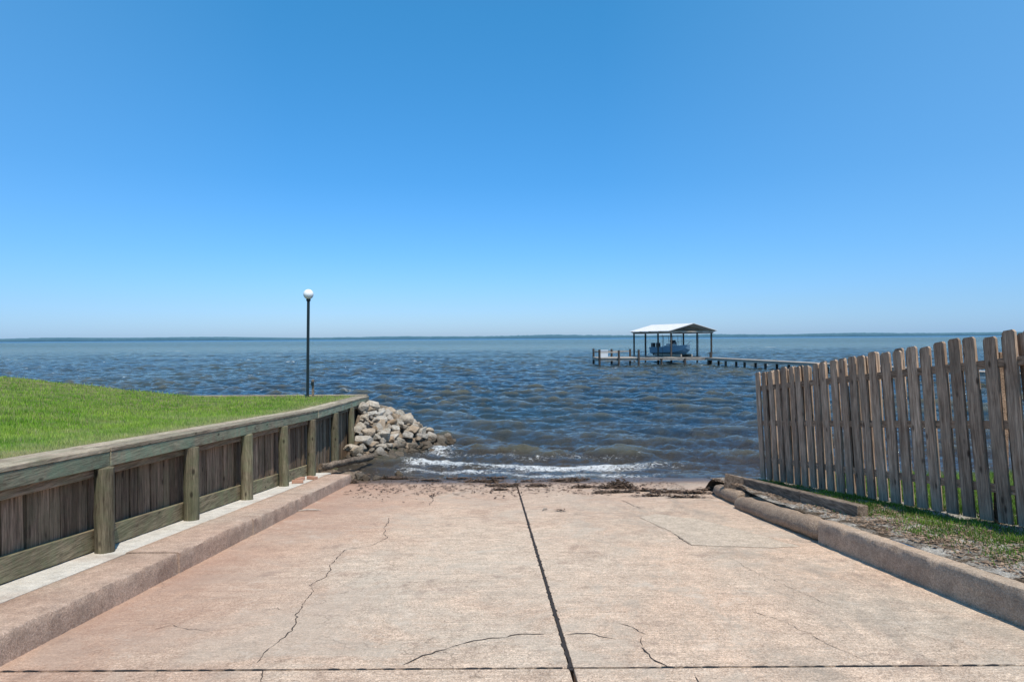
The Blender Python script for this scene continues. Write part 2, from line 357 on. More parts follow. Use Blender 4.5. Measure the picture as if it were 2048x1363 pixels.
# ---------------------------------------------------------------- lawn
def lawnz(x, y):
    cap = np.where(y < 14.2, -.93-.058*(y-5), -1.464-.035*(y-14.2))-.03
    xs = 4.6+np.clip(y-5, 0, 99)*.27
    r = np.clip(-x-xs, 0, None); rise = .115*(np.sqrt(r*r+.6)-.77)
    bump = .03*np.sin(x*.9+y*.5)*np.cos(y*.7)+.012*np.sin(x*3.1)*np.sin(y*2.7)
    return cap+rise+bump*np.clip((-x-4.2)/1.5, 0, 1)
M = Mt("lawn_soil", .95, .1); p = M.co()
c = M.mix(M.ramp(M.noise(p, 3, 5), .35, .65), (.07,.10,.025), (.20,.18,.08)); m_lawn = M.out(c, M.bump(M.noise(p, 60, 4), .6, .02))
ny, nx = 120, 160
yy = np.linspace(-2, 20.46, ny)[:, None]; tt = (np.linspace(0, 1, nx)**1.6)[None, :]
xx = (-4.07-.027*yy)*(1-tt)+(-44)*tt; YY = yy+0*tt
V = np.stack([xx, YY, lawnz(xx, YY)], -1).reshape(-1, 3)
tag(npmesh("lawn", V, gridfaces(ny, nx)[:, ::-1], m_lawn, True), 'sloping ground under the lawn', 'lawn', kind='structure')
def blades(name, xs, ys, zs, hs, ws, m, dry, lean=.5):
    n = len(xs); a = np.random.rand(n)*2*np.pi; la = np.random.rand(n)*2*np.pi; ll = np.random.rand(n)*lean*hs
    bx, by = np.cos(a)*ws, np.sin(a)*ws
    P0 = np.stack([xs-bx, ys-by, zs-.01], -1); P1 = np.stack([xs+bx, ys+by, zs-.01], -1)
    P2 = np.stack([xs+np.cos(la)*ll, ys+np.sin(la)*ll, zs+hs], -1)
    V = np.stack([P0, P1, P2], 1).reshape(-1, 3); Fc = np.arange(3*n).reshape(-1, 3)
    return npmesh(name, V, Fc, m, False, {'dry': np.repeat(dry, 3), 'tip': np.tile([0,0,1.], n), 'rnd': np.repeat(np.random.rand(n), 3)})
def flakes(name, xs, ys, zs, L, W, m, tilt=.25):
    n = len(xs); a = np.random.rand(n)*np.pi*2; dx, dy = np.cos(a)*L, np.sin(a)*L; ex, ey = -np.sin(a)*W, np.cos(a)*W
    t1 = np.random.normal(0, tilt, n)*L; t2 = np.random.normal(0, tilt, n)*W
    j = lambda: 1+np.random.uniform(-.4,.4,n)
    P = [np.stack([xs+sx*dx*j()+sy*ex*j(), ys+sx*dy*j()+sy*ey*j(), zs+np.abs(sx*t1+sy*t2)], -1) for sx, sy in ((-1,-1),(1,-1),(1,1),(-1,1))]
    V = np.stack(P, 1).reshape(-1, 3); Fc = np.arange(4*n).reshape(-1, 4)
    return npmesh(name, V, Fc, m, False, {'rnd': np.repeat(np.random.rand(n), 4)})
def grassmat(name, g1, g2, dryc):
    M = Mt(name, .6, .25); p = M.co()
    c = M.mix(M.ramp(M.noise(p, 1.1, 6, .65), .38, .62), g1, g2)
    c = M.mix(1., c, M.ramp(M.attr('rnd'), 0, 1, (.5,.55,.5), (1.45,1.4,1.4)), 'MULTIPLY')
    c = M.mix(M.attr('dry'), c, dryc)
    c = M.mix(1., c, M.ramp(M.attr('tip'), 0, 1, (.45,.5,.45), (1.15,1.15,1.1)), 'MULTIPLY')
    M.out(c); tr = M.n('ShaderNodeBsdfTranslucent', Color=c); mx = M.n('ShaderNodeMixShader', i0=.35)
    M.nt.links.new(M.b.outputs[0], mx.inputs[1]); M.nt.links.new(tr.outputs[0], mx.inputs[2])
    M.nt.links.new(mx.outputs[0], M.nt.nodes['Material Output'].inputs[0]); return M.m
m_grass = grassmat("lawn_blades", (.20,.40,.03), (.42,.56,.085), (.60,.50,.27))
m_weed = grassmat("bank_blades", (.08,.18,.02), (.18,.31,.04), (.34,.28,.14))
N = 340000
u_ = np.random.rand(N); ys = 3.6/(1-u_*(1-3.6/20.4))
f_ = np.random.rand(N); xs = -(4.09+.027*ys)-f_**1.3*(ys*.95)
zs = lawnz(xs, ys); hs = (.03+.04*np.random.rand(N)**2)*(1+ys*.012); ws = .0022+.0004*ys
edge = np.exp(-((-xs-4.05-.027*ys)/.33)); nz = np.sin(xs*2.1+1.3*np.sin(ys*1.7))*np.sin(ys*2.3+np.sin(xs*1.1)); nz2 = np.sin(xs*6.1+2*np.sin(ys*3.7))*np.sin(ys*5.3+2*np.sin(xs*3.1))
dry = np.clip(edge*.9+(np.random.rand(N) < .08)*.7+np.clip(nz-.4, 0, 1)*.6+np.clip(nz2-.5, 0, 1)*.6, 0, 1)
hs *= (1-.4*edge)*(1+.3*nz2)
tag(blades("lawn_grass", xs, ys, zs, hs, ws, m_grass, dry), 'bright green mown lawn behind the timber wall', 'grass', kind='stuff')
# ---------------------------------------------------------------- right bank
FA = Vector((4.33, 11.7, -2.43)); FB = Vector((4.78, 6.55, -1.81)); FD = (FB-FA).normalized(); FL = (FB-FA).length
def bankz(x, y):
    z = -1.26-.103*y; fl = FA.z+(FA.y-y)*.1204-.03
    t = np.clip((x-(3.7-.027*y))/.9, 0, 1); z = z*(1-t)+fl*t
    z = z+.02*np.sin(x*4+y*2)*np.sin(y*3.3)+.012*np.sin(x*9)*np.sin(y*8)*np.clip((x-3.8)*3, 0, 1)
    e = np.clip((y-12.0)/1.6, 0, 1); return z-e*e*1.3
M = Mt("bank_soil", .95, .1); p = M.co()
c = M.mix(M.ramp(M.noise(p, 2.6, 7, .75, .5), .44, .58), (.12,.088,.06), (.52,.47,.40))
c = M.mix(.7, c, M.ramp(M.noise(p, 40, 4, .75), .35, .65, (.4,.4,.4), (1.35,1.35,1.35)), 'MULTIPLY'); m_bank = M.out(c, M.bump(M.noise(p, 30, 5, .7), 1., .04))
ny, nx = 200, 180
yy = np.linspace(-3, 13.8, ny)[:, None]; tt = (np.linspace(0, 1, nx)**2)[None, :]
xx = (3.71-.027*yy+.2*np.clip((yy-9.9)/.8, 0, 1))*(1-tt)+26*tt; YY = yy+0*tt
V = np.stack([xx, YY, bankz(xx, YY)+np.random.normal(0,.004,xx.shape)], -1).reshape(-1, 3)
tag(npmesh("soil_bank", V, gridfaces(ny, nx), m_bank, True), 'bare sandy soil bank beside the right kerb and fence', 'ground', kind='structure')
cs = [(random.uniform(3.85, 4.7), random.uniform(3.2, 11.5)) for _ in range(230)]+[(random.uniform(4.1,4.65), random.uniform(4.5,9.5)) for _ in range(170)]
xs = []; ys = []
for cx, cy in cs:
    k = random.randint(15, 60); r = random.uniform(.03, .10); xs.append(np.random.normal(cx, r, k)); ys.append(np.random.normal(cy, r*1.6, k))
xs = np.concatenate(xs); ys = np.concatenate(ys); k = xs > 3.74-.027*ys+.03; xs, ys = xs[k], ys[k]
nb = 34000; xb = np.random.uniform(4.85, 9, nb); yb = np.random.uniform(5, 12.2, nb)
xs = np.concatenate([xs, xb]); ys = np.concatenate([ys, yb]); n_ = len(xs); isb = np.arange(n_) >= n_-nb
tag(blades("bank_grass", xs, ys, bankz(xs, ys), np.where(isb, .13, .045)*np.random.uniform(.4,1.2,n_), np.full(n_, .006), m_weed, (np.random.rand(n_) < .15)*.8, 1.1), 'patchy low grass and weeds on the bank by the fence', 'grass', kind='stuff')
M = Mt("litter", .9, .2); m_litter = M.out(M.ramp(M.attr('rnd'), 0, 1, (.07,.045,.03), (.40,.28,.19)))
n_ = 7000; xs = 3.75+np.abs(np.random.normal(.35,.4,n_)); ys = np.random.uniform(3,12,n_); xs = xs-.027*ys+.05
tag(flakes("leaf_litter", xs, ys, bankz(xs, ys)+.006, np.random.uniform(.006,.022,n_), np.random.uniform(.003,.010,n_), m_litter), 'scattered dead leaves and bark chips on the soil bank', 'leaf litter', kind='stuff')
# ---------------------------------------------------------------- fence
fence = empty("wooden_fence", FB, 'weathered wooden picket fence with dog eared boards stepping down the bank', 'fence')
FN = Vector((-FD.y, FD.x, 0)).normalized()
if FN.x > 0: FN = -FN
UP = FN.cross(FD).normalized(); UP = UP if UP.z > 0 else -UP
UP = (UP-FD*.03).normalized()               # the whole run leans a little towards the water
def picket(s, side, i):
    w = .154+random.uniform(-.003,.003); h = 1.83+random.uniform(-.03,.025); th = .024; c = .024; lean = random.uniform(-.018,.018); bow = random.uniform(-.012,.012)
    prof = [(-w/2,0),(w/2,0),(w/2,h*.5),(w/2,h-c),(w/2-c,h),(-w/2+c,h),(-w/2,h-c),(-w/2,h*.5)]
    b = MB(); b.v = [(x+lean*z, yy+bow*math.sin(math.pi*z/h), z) for yy in (0, th) for x, z in prof]
    b.f = [(0,1,2,7),(7,2,3,6),(6,3,4,5),(8,15,10,9),(15,14,11,10),(14,13,12,11)]+[(k, (k+1) % 8, (k+1) % 8+8, k+8) for k in range(8)]; b.t = [.5]*14
    o = b.build("picket", m_picket, None, 0); o.parent = fence
    Mx = Matrix((FD, FN, UP)).transposed()
    q = FA+FD*s+FN*(.021 if side > 0 else -.066)
    o.matrix_local = Matrix.Translation(q-fence.location) @ Mx.to_4x4() @ Matrix.Rotation(random.gauss(0,.04), 4, 'Z'); return o
s = 0.; i = 0
while s < FL+1.9:
    picket(s, 1, i)
    picket(s+.118, -1, i); s += .236; i += 1
Lf = FL+1.9
for hh in (.28, .9, 1.5):
    b = MB(); a = FA+UP*hh; q = FN*.019; u = UP*.085; e = a+FD*Lf
    b.hexa([a-q, a+q, e+q, e-q, a-q+u, a+q+u, e+q+u, e-q+u]); b.build("rail", m_rail, fence, .004)
for s in (.05, 2.5, 4.95):
    b = MB(); q = FA+FD*s-FN*.12; b.box((0,0,.62), (.09,.09,2.1)); b.build("fence_post", m_rail, fence, .004, origin=q)
b = MB(); b.run([(0,0,0), (.1,-1.9,.21), (.17,-3.25,.36)], .13, .15)
o = b.build("timber_beam", m_beam, None, .012); o.location = (X(4.02,10.85), 10.85, zr(10.85,.22)); tag(o, 'grey weathered timber beam lying behind the rounded edging', 'timber')
b = MB(); b.box((0,0,0), (.05,.5,.26), Euler((0.1,0,.9)).to_matrix()); o = b.build("wood_block", m_beam, None, .01); o.location = (X(3.95,10.98), 10.98, zr(10.95,.25)); tag(o, 'dark wood block at the water end of the timber beam', 'timber')
# ---------------------------------------------------------------- rocks
M = Mt("rock", .92, .2); p = M.co(); rr = M.n('ShaderNodeObjectInfo').outputs['Random']
nd = M.n('ShaderNodeValToRGB'); M.set(nd.inputs[0], rr); e = nd.color_ramp.elements
e[0].color = (.58,.52,.44,1); e[1].color = (.42,.38,.33,1); e[1].position = 1
for pos, cc in ((.25,(.56,.44,.31,1)), (.45,(.64,.59,.51,1)), (.62,(.52,.37,.24,1)), (.82,(.60,.53,.43,1))):
    q = e.new(pos); q.color = cc
c = M.mix(.85, nd.outputs[0], M.ramp(M.noise(p, 1.6, 6, .7), .3, .7, (.52,.48,.44), (1.25,1.25,1.25)), 'MULTIPLY')
c = M.mix(.6, c, M.ramp(M.noise(p, 9, 3, .7), .3, .7, (.55,.55,.55), (1.2,1.2,1.2)), 'MULTIPLY')
geo = M.n('ShaderNodeNewGeometry'); sp = M.n('ShaderNodeSeparateXYZ', Vector=geo.outputs['Position'])
wet = maprange(M, sp.outputs[2], -2.68, -2.84)
c = M.mix(M.math('MULTIPLY', wet, .8), c, (.06,.045,.03)); m_rock = M.out(c, M.bump(M.noise(p, 3, 6, .7), .9, .12))
def rock_mesh(r, seed):
    rnd = random.Random(seed); bm = bmesh.new(); sx, sy, sz = rnd.uniform(.8,1.4), rnd.uniform(.8,1.2), rnd.uniform(.6,.95)
    for _ in range(13):
        v = Vector((rnd.gauss(0,1), rnd.gauss(0,1), rnd.gauss(0,1))).normalized()*r*rnd.uniform(.85,1.1); bm.verts.new((v.x*sx, v.y*sy, v.z*sz))
    bmesh.ops.convex_hull(bm, input=bm.verts)
    bmesh.ops.delete(bm, geom=[v for v in bm.verts if not v.link_faces], context='VERTS')
    bmesh.ops.bevel(bm, geom=list(bm.edges), offset=r*.06, segments=1, affect='EDGES', clamp_overlap=True)
    me = bpy.data.meshes.new("rock"); bm.to_mesh(me); bm.free(); me.materials.append(m_rock); return me
def pilez(x, y):
    w = .92+(min(max(y, 14.4), 20)-15)*.22; a = (x+4.15)/w*.85
    z = -1.84-1.2*max(a, 0)-.235*max(0, 19.2-y)+.08*math.sin(x*4+y*2.3)
    z -= 1.6*max(0, -.226*y-x)*(1 if y < 18.6 else .3)
    if y > 20: z -= (y-20)*1.0
    return z, a
meshes = [rock_mesh(1, 100+i) for i in range(26)]
pts = []; tries = 0
while len(pts) < 215 and tries < 20000:
    tries += 1
    y = random.uniform(14.7, 21.0); x = random.uniform(-3.78-.027*y+.2, -1.3); z, a = pilez(x, y)
    if a > 1.04 or (y > 20 and x < -4) or x < -.240*y or z < zr(y,-.16): continue
    r = random.choice((.12,.15,.18,.21,.25)) if tries < 1500 else random.choice((.07,.09,.11,.14))
    if any((Vector((x,y,z))-q).length < (r+r2)*.62 for q, r2 in pts): continue
    pts.append((Vector((x,y,z)), r))
for (x, y, r) in ((-2.9,14.55,.1),(-2.75,14.75,.08),(-2.5,15.1,.12),(-3.15,14.45,.12),(-2.3,15.4,.09),(-3.3,14.7,.15)): pts.append((Vector((x,y,zr(y,r*.2))), r))
for i, (q, r) in enumerate(pts):
    o = bpy.data.objects.new("rock", random.choice(meshes)); COL.objects.link(o)
    o.location = q+Vector((0,0,r*.15)); o.scale = (r,r,r); o.rotation_euler = (random.uniform(-.6,.6), random.uniform(-.6,.6), random.uniform(0,6.28))
    low = q.z < -2.70
    tag(o, 'dark wet rock at the water edge of the riprap pile' if low else 'pale angular rock heaped in the riprap pile by the wall', 'rock', 'wet rocks at the foot of the riprap pile' if low else 'dry rocks heaped in the riprap pile')
ny, nx = 60, 34; V = []
for i in range(ny):
    y = 14.0+i*7.4/(ny-1)
    for j in range(nx):
        x = -4.3+j*3.6/(nx-1); z = max(pilez(x,y)[0]-.15, -3.7)
        if x < -3.35: z = max(z, zr(y, .10)-.25*max(0, x+3.6))
        V.append((x, y, z+random.uniform(-.04,.04)))
M = Mt("rubble", .95, .1); p = M.co(); m_rub = M.out(M.mix(M.ramp(M.noise(p, 9, 5, .7), .35, .65), (.08,.055,.04), (.30,.24,.18)), M.bump(M.noise(p, 20, 5), 1, .05))
tag(npmesh("rubble_bed", np.array(V), gridfaces(ny, nx), m_rub), 'dark rubble filling under the rock pile', 'rubble', kind='stuff')
log("driftwood_log", [(-4.02,14.3,-2.66), (-3.7,15.0,-2.72), (-3.35,16.2,-2.78)], .075, m_beam, 'grey driftwood log lying at the foot of the rock pile', 'log', 12)
M = Mt("brick_red", .9, .2); m_brick = M.out(M.mix(M.noise(M.co(), 20, 4), (.34,.17,.11), (.46,.28,.2)), M.bump(M.noise(M.co(), 60, 3), .5, .004))
for i, (x0, y, a) in enumerate(((-3.55,12.3,.3), (-3.46,12.95,-.5), (-3.62,12.7,1.3))):
    b = MB(); b.box((0,0,0), (.2,.095,.057)); o = b.build("brick", m_brick, None, .006); o.location = (X(x0,y), y, zr(y,.182)+.03); o.rotation_euler = (-.1,0,a)
    tag(o, 'loose red brick lying on the ledge near its water end', 'brick', 'loose bricks on the ledge')
# ---------------------------------------------------------------- wrack, sticks
M = Mt("wrack", .9, .2); m_wrack = M.out(M.ramp(M.attr('rnd'), 0, 1, (.03,.02,.014), (.17,.11,.075)))
X_, Y_ = [], []
def mat_(cx, cy, rx, ry, n, sk=0.):
    n = int(n*1.15); a = np.random.rand(n)*6.28; rad = np.random.rand(n)**.6*(1+.35*np.sin(a*3+cx*5)+.25*np.sin(a*7+cy*3))
    X_.append(cx+np.cos(a)*rad*rx); Y_.append(cy+np.sin(a)*rad*ry+sk*np.cos(a)*rad*rx)
for u, v, rx, ry, n in ((735,952,.25,.18,300),(790,957,.4,.10,330),(860,962,.3,.07,220),(915,958,.3,.10,240),(960,963,.35,.12,420),(1010,972,.28,.14,420),(990,957,.25,.06,180),(1075,972,.18,.12,260),(1060,963,.2,.05,120),(1120,962,.25,.14,400),(1155,960,.22,.10,300),(1165,975,.2,.06,200),(1235,975,.3,.15,560),(1225,985,.35,.07,240),(1290,982,.35,.05,220),(1340,985,.4,.05,240),(1390,987,.3,.05,200),(1300,992,.3,.03,120),(1370,995,.35,.03,130),(850,950,.4,.05,160),(700,965,.15,.2,180),(1000,980,.15,.04,80),(1420,980,.2,.08,180),(1120,1022,.08,.03,10),(865,992,.07,.03,12)):
    q = on_ramp(u, v); mat_(q.x, q.y, rx, ry, n, random.uniform(-.2,.2))
n0 = 900; X_.append(np.random.uniform(-3,3.2,n0)); Y_.append(np.random.normal(12.9,.7,n0))
xs = np.concatenate(X_); ys = np.concatenate(Y_); n_ = len(xs)
zs = -1.5-.103*ys+.006+np.abs(np.random.normal(0, .011, n_)); zs[-n0:] = -1.5-.103*ys[-n0:]+.005
tag(flakes("wrack", xs, ys, zs, np.random.uniform(.012,.055,n_), np.random.uniform(.004,.016,n_), m_wrack, .35), 'dark brown seaweed and bark washed up in a line across the ramp', 'seaweed', kind='stuff')
def clump(x, y, r, n, label):
    b = MB()
    for _ in range(n):
        a = random.uniform(0, 6.28); d = random.gauss(0, r*.5); l = random.uniform(.4,1)*r
        p = Vector((math.cos(a)*d*1.6, math.sin(a)*d*.7, abs(random.gauss(0, r*.3)))); q = p+Vector((random.uniform(-l,l), random.uniform(-l,l)*.5, random.uniform(-.2,.35)*l))
        m_ = (p+q)/2+Vector((0,0,.2*l)); b.tube([p, m_, q], [.006,.014,.004], 5)
    o = b.build("seaweed_clump", m_clump, None); o.location = (x, y, zr(y, .012)); return tag(o, label, 'seaweed')
m_clump = plain("clump_brown", (.07,.045,.03), .9, var=.5, sc=12)
q = on_ramp(1238, 975); clump(q.x, q.y, .16, 130, 'tangled dark seaweed clump standing highest on the ramp')
q = on_ramp(1150, 964); clump(q.x, q.y, .10, 60, 'low seaweed tangle right of the centre joint')
q = on_ramp(985, 966); clump(q.x, q.y, .10, 70, 'low seaweed tangle left of the centre joint')
for u, v, l, a, lab in ((620,1022,.33,.25,'thin pale stick lying on the ramp near the left kerb'), (845,950,.5,.1,'flat driftwood piece near the rocks on the ramp'), (1330,981,.75,.05,'long thin driftwood stick near the right edging'), (1090,1020,.14,1.,'tiny twig on the ramp by the centre joint')):
    q = on_ramp(u, v); b = MB(); dx, dy = math.cos(a)*l/2, math.sin(a)*l/2
    b.tube([(-dx,-dy,SL*dy), (-dx*.3,-dy*.3+.02,.012), (dx*.4,dy*.4-.01,.01), (dx,dy,-SL*dy)], [.006,.014,.013,.005], 7)
    o = b.build("driftwood_stick", m_deck, None, 0, True); o.location = (q.x, q.y, zr(q.y, .014)); tag(o, lab, 'stick')
# ---------------------------------------------------------------- lamp post
lp = empty("lamp_post", (-6.03, 20.1, -1.72), 'black lamp post with round white globe on the lawn edge', 'lamp post')
m_pole = plain("pole_paint", (.012,.022,.025), .4); m_globe = plain("globe_white", (.82,.82,.80), .25, var=.03)
b = MB(); b.tube([(0,0,0), (.02,0,1.4), (.045,0,2.86)], .042, 16); b.build("pole", m_pole, lp, 0, True).location = (0,0,0)
b = MB(); b.tube([(0,0,0), (0,0,.05)], .075, 16); b.build("base_plate", m_pole, lp, .004).location = (0,0,0)
b = MB(); b.tube([(.045,0,2.84), (.045,0,2.87), (.045,0,2.90), (.045,0,2.92)], [.045,.065,.065,.05], 16); b.build("collar", m_pole, lp, 0, True).location = (0,0,0)
bm = bmesh.new(); bmesh.ops.create_uvsphere(bm, u_segments=32, v_segments=20, radius=.148); me = bpy.data.meshes.new("globe"); bm.to_mesh(me); bm.free()
me.polygons.foreach_set("use_smooth", [True]*len(me.polygons)); me.materials.append(m_globe)
o = bpy.data.objects.new("globe", me); COL.objects.link(o); o.parent = lp; o.location = (.047,0,3.05)
st = empty("stake", (-5.9, 20.2, -1.72), 'short brown stake with an outlet beside the lamp post', 'stake')
b = MB(); b.box((0,0,.27), (.06,.06,.54)); b.build("stake_post", m_beam, st, .004).location = (0,0,0)
b = MB(); b.box((0,-.05,.42), (.08,.05,.11)); b.build("outlet_box", m_pole, st, .006).location = (0,0,0)
# ---------------------------------------------------------------- dock
DZ = -2.2
dock = empty("dock", (20, 74, DZ), 'long low wooden dock on pilings reaching out to the boat shelter', 'dock')
def deck_line(pts, w, name="deck"):
    b = MB()
    for a, c in zip(pts[:-1], pts[1:]):
        a = Vector(a); c = Vector(c); d = c-a; L = d.length; d.normalize(); q = Vector((d.y,-d.x,0))*w/2; s = 0
        while s < L:
            p0 = a+d*s; p1 = a+d*min(s+.14, L); u = Vector((0,0,-.05))
            b.hexa([p0-q+u, p0+q+u, p1+q+u, p1-q+u, p0-q, p0+q, p1+q, p1-q]); s += .15
    b.build(name, m_deck, dock)
    b = MB()
    for a, c in zip(pts[:-1], pts[1:]):
        a = Vector(a); c = Vector(c); d = (c-a).normalized(); q = Vector((d.y,-d.x,0))*(w/2-.06)
        for sg in (-1, 1): b.run([a+q*sg+Vector((0,0,-.25)), c+q*sg+Vector((0,0,-.25))], .06, .19)
    b.build("stringer", m_deck, dock)
def piling(x, y, top):
    b = MB(); b.tube([(0,0,0), (0,0,top+4)], .12, 10); b.build("piling", m_dockpile, dock, 0, True, origin=(x, y, -4))
P0, P1, P2 = Vector((13.6,74.2,DZ)), Vector((21.2,73.6,DZ)), Vector((34.5,18,DZ))
deck_line([P1, P2], 1.5); deck_line([P0, P1+Vector((-.0,0,0))], 1.7)
d = (P2-P1).normalized(); q = Vector((d.y,-d.x,0)); L = (P2-P1).length
s = 1.
while s < L:
    for sg in (-1, 1):
        c = P1+d*s+q*sg*.6; piling(c.x, c.y, DZ-.06)
    s += 3.4
b = MB(); yv = 72.4
while yv < 77.4: b.box((11.35, yv, DZ+.01), (4.5, .14, .05)); yv += .15
b.build("platform", m_deck, dock)
b = MB(); b.box((11.35,72.45,DZ-.14), (4.5,.06,.24)); b.box((11.35,77.3,DZ-.14), (4.5,.06,.24)); b.box((9.14,74.9,DZ-.14), (.06,4.8,.24)); b.build("platform_joist", m_deck, dock)
for x, y, t in ((9.25,72.25,-1.25),(11.3,72.25,-1.35),(13.4,72.25,-1.3),(9.25,77.5,-1.25),(11.3,77.5,-1.3),(13.4,77.5,-1.3),(16,73.1,DZ-.06),(18.5,73,DZ-.06),(16,74.7,DZ-.06),(21.2,72.9,-1.6)): piling(x, y, t)
b = MB(); b.run([(9.25,72.25,-1.62),(11.3,72.25,-1.62)], .04, .12); b.run([(9.25,77.5,-1.62),(13.4,77.5,-1.62)], .04, .12); b.run([(9.22,72.25,-1.6),(9.22,77.5,-1.6)], .04, .12); b.build("railing", m_deck, dock)
m_white = plain("white_plastic", (.55,.58,.60), .5, var=.04)
bx = empty("dock_box", (9.95, 74.2, DZ+.04), 'white storage box on the outer end of the dock', 'box')
b = MB(); b.box((0,0,.36), (.85,.7,.72)); b.build("body", m_white, bx, .03).location = (0,0,0)
b = MB(); b.box((0,0,.77), (.9,.75,.09)); b.build("lid", m_white, bx, .02).location = (0,0,0)
G = Vector((.95,.3,0)).normalized(); RD = Vector((-.3,.95,0)).normalized(); C0 = Vector((20.35, 77, 0))
sh = empty("boat_shelter", (*C0.xy, WZ), 'open boat shelter with white gabled metal roof over the water', 'boat shelter')
m_roof = plain("roof_metal", (.66,.64,.62), .5, metal=.0, var=.05); m_under = plain("roof_under", (.42,.36,.29), .8)
def L2W(g, r, z): return C0+G*g+RD*r+Vector((0,0,z))
hw, Lr, ez, rz = 3.1, 9.4, .72, 1.55
b = MB()
for sg in (-1, 1):
    n_ = 24
    for k in range(n_):
        r0, r1 = -.3+k*(Lr+.3)/n_, -.3+(k+1)*(Lr+.3)/n_
        b.hexa([L2W(0,r0,rz-.03), L2W(sg*hw,r0,ez-.03), L2W(sg*hw,r1,ez-.03), L2W(0,r1,rz-.03), L2W(0,r0,rz), L2W(sg*hw,r0,ez), L2W(sg*hw,r1,ez), L2W(0,r1,rz)])
        b.hexa([L2W(0,r0,rz), L2W(sg*hw,r0,ez), L2W(sg*hw,r0+.04,ez), L2W(0,r0+.04,rz), L2W(0,r0,rz+.03), L2W(sg*hw,r0,ez+.03), L2W(sg*hw,r0+.04,ez+.03), L2W(0,r0+.04,rz+.03)])
b.build("roof", m_roof, sh)
b = MB()
for r in (.0, 2.3, 4.6, 6.9, 9.0):
    for sg in (-1, 1):
        b.hexa([L2W(0,r,rz-.16), L2W(sg*(hw-.1),r,ez-.11), L2W(sg*(hw-.1),r+.05,ez-.11), L2W(0,r+.05,rz-.16), L2W(0,r,rz-.04), L2W(sg*(hw-.1),r,ez-.01-.03), L2W(sg*(hw-.1),r+.05,ez-.04), L2W(0,r+.05,rz-.04)])
    b.hexa([L2W(g,rr_,z) for z in (ez-.14,ez-.04) for g, rr_ in ((-2.9,r+.06),(2.9,r+.06),(2.9,r+.11),(-2.9,r+.11))])
b.build("rafters", m_under, sh)
b = MB()
for g in (-2.6, 2.6): b.hexa([L2W(gg,rr_,z) for z in (ez-.30,ez-.145) for gg, rr_ in ((g-.06,-.1),(g+.06,-.1),(g+.06,9.2),(g-.06,9.2))])
b.build("eave_beam", m_under, sh)
for g in (-2.6, 2.6):
    for r in (.2, 3.1, 6.1, 9.0):
        p = L2W(g, r, 0); bb = MB(); bb.tube([(0,0,0), (0,0,ez-.3+4)], .10, 10); bb.build("post", m_dockpile, sh, 0, True, origin=(p.x, p.y, -4))
lift = empty("boat_lift", (*L2W(0,4.4,0).xy, WZ), 'dark boat lift cradle carrying the blue boat', 'boat lift')
b = MB()
for r in (2.4, 6.2): b.hexa([L2W(g,rr_,z) for z in (-2.42,-2.24) for g, rr_ in ((-2.5,r),(2.5,r),(2.5,r+.15),(-2.5,r+.15))])
b.build("cradle_beam", m_pole, lift)
b = MB()
for g in (-.7, .7): b.hexa([L2W(gg,rr_,z) for z in (-2.235,-1.95) for gg, rr_ in ((g-.07,1.2),(g+.07,1.2),(g+.07,7.2),(g-.07,7.2))])
b.build("bunk", m_under, lift)
for g in (-2.4, 2.4):
    for r in (2.47, 6.27):
        b = MB(); b.tube([L2W(g,r,-2.3), L2W(g,r,ez-.4)], .02, 6); b.build("cable", m_pole, lift)
b = MB(); b.hexa([L2W(g,rr_,z) for z in (DZ-.1,DZ-.02) for g, rr_ in ((-3.2,-1.5),(-2.4,-1.5),(-2.4,9),(-3.2,9))]); b.build("catwalk", m_deck, sh)
boat = empty("motor_boat", (*L2W(0,4.3,0).xy, -2.2), 'blue hulled centre console boat raised on a lift under the shelter', 'boat')
boat.rotation_euler.z = math.atan2(-RD.y, -RD.x)
m_hull = plain("hull_blue", (.22,.35,.45), .3, var=.05); m_glass = plain("windscreen", (.05,.07,.09), .1); m_motor = plain("motor_black", (.02,.02,.025), .3)
def bpart(b, name, m, par=boat, bevel=0, smooth=False):
    o = b.build(name, m, None, bevel, smooth); o.parent = par; return o
secs = []
for t in np.linspace(0, 1, 15):
    x = -3.6+7.4*t; hb = 1.22*(1-max(0, (t-.45)/.55)**2.4) if t > .45 else 1.22*(.92+.08*t/.45)
    keel = .02+.75*max(0, (t-.7)/.3)**2.2; sheer = 1.0+.35*t**2; ch = keel+.28+.25*t
    secs.append([(x,-hb,sheer), (x,-hb*.9,ch), (x,0,keel), (x,hb*.9,ch), (x,hb,sheer), (x,hb*.86,sheer+.02), (x,0,sheer-.02 if t > .75 else sheer-.5), (x,-hb*.86,sheer+.02)])
b = MB(); b.v = [p for s_ in secs for p in s_[:5]]
for i in range(14):
    for k in range(4): b.f.append((i*5+k, i*5+k+1, i*5+k+6, i*5+k+5)); b.t.append(.5)
b.f.append((0,1,2,3,4)); b.t.append(.5); bpart(b, "hull", m_hull)
b = MB(); b.v = [p for s_ in secs for p in (s_[4], s_[5], s_[6], s_[7], s_[0])]
for i in range(14):
    for k in range(4): b.f.append((i*5+k, i*5+k+1, i*5+k+6, i*5+k+5)); b.t.append(.5)
bpart(b, "deck", m_white)
b = MB(); b.box((-.2,0,.95), (1.0,.9,.95)); b.box((-1.15,0,.85), (.5,.9,.7)); bpart(b, "console", m_white, bevel=.06)
b = MB(); b.hexa([(.28,-.42,1.42),(.32,-.42,1.42),(.32,.42,1.42),(.28,.42,1.42),(0,-.38,1.85),(.04,-.38,1.85),(.04,.38,1.85),(0,.38,1.85)]); bpart(b, "windscreen", m_glass)
b = MB(); b.box((-.5,0,2.36), (2.2,1.7,.07)); tt_ = bpart(b, "t_top", m_white, bevel=.03)
b = MB()
for sy in (-.62,.62):
    for sx in (-.95,.25): b.tube([(sx,sy,.9), (sx-.05,sy,2.33)], .035, 8)
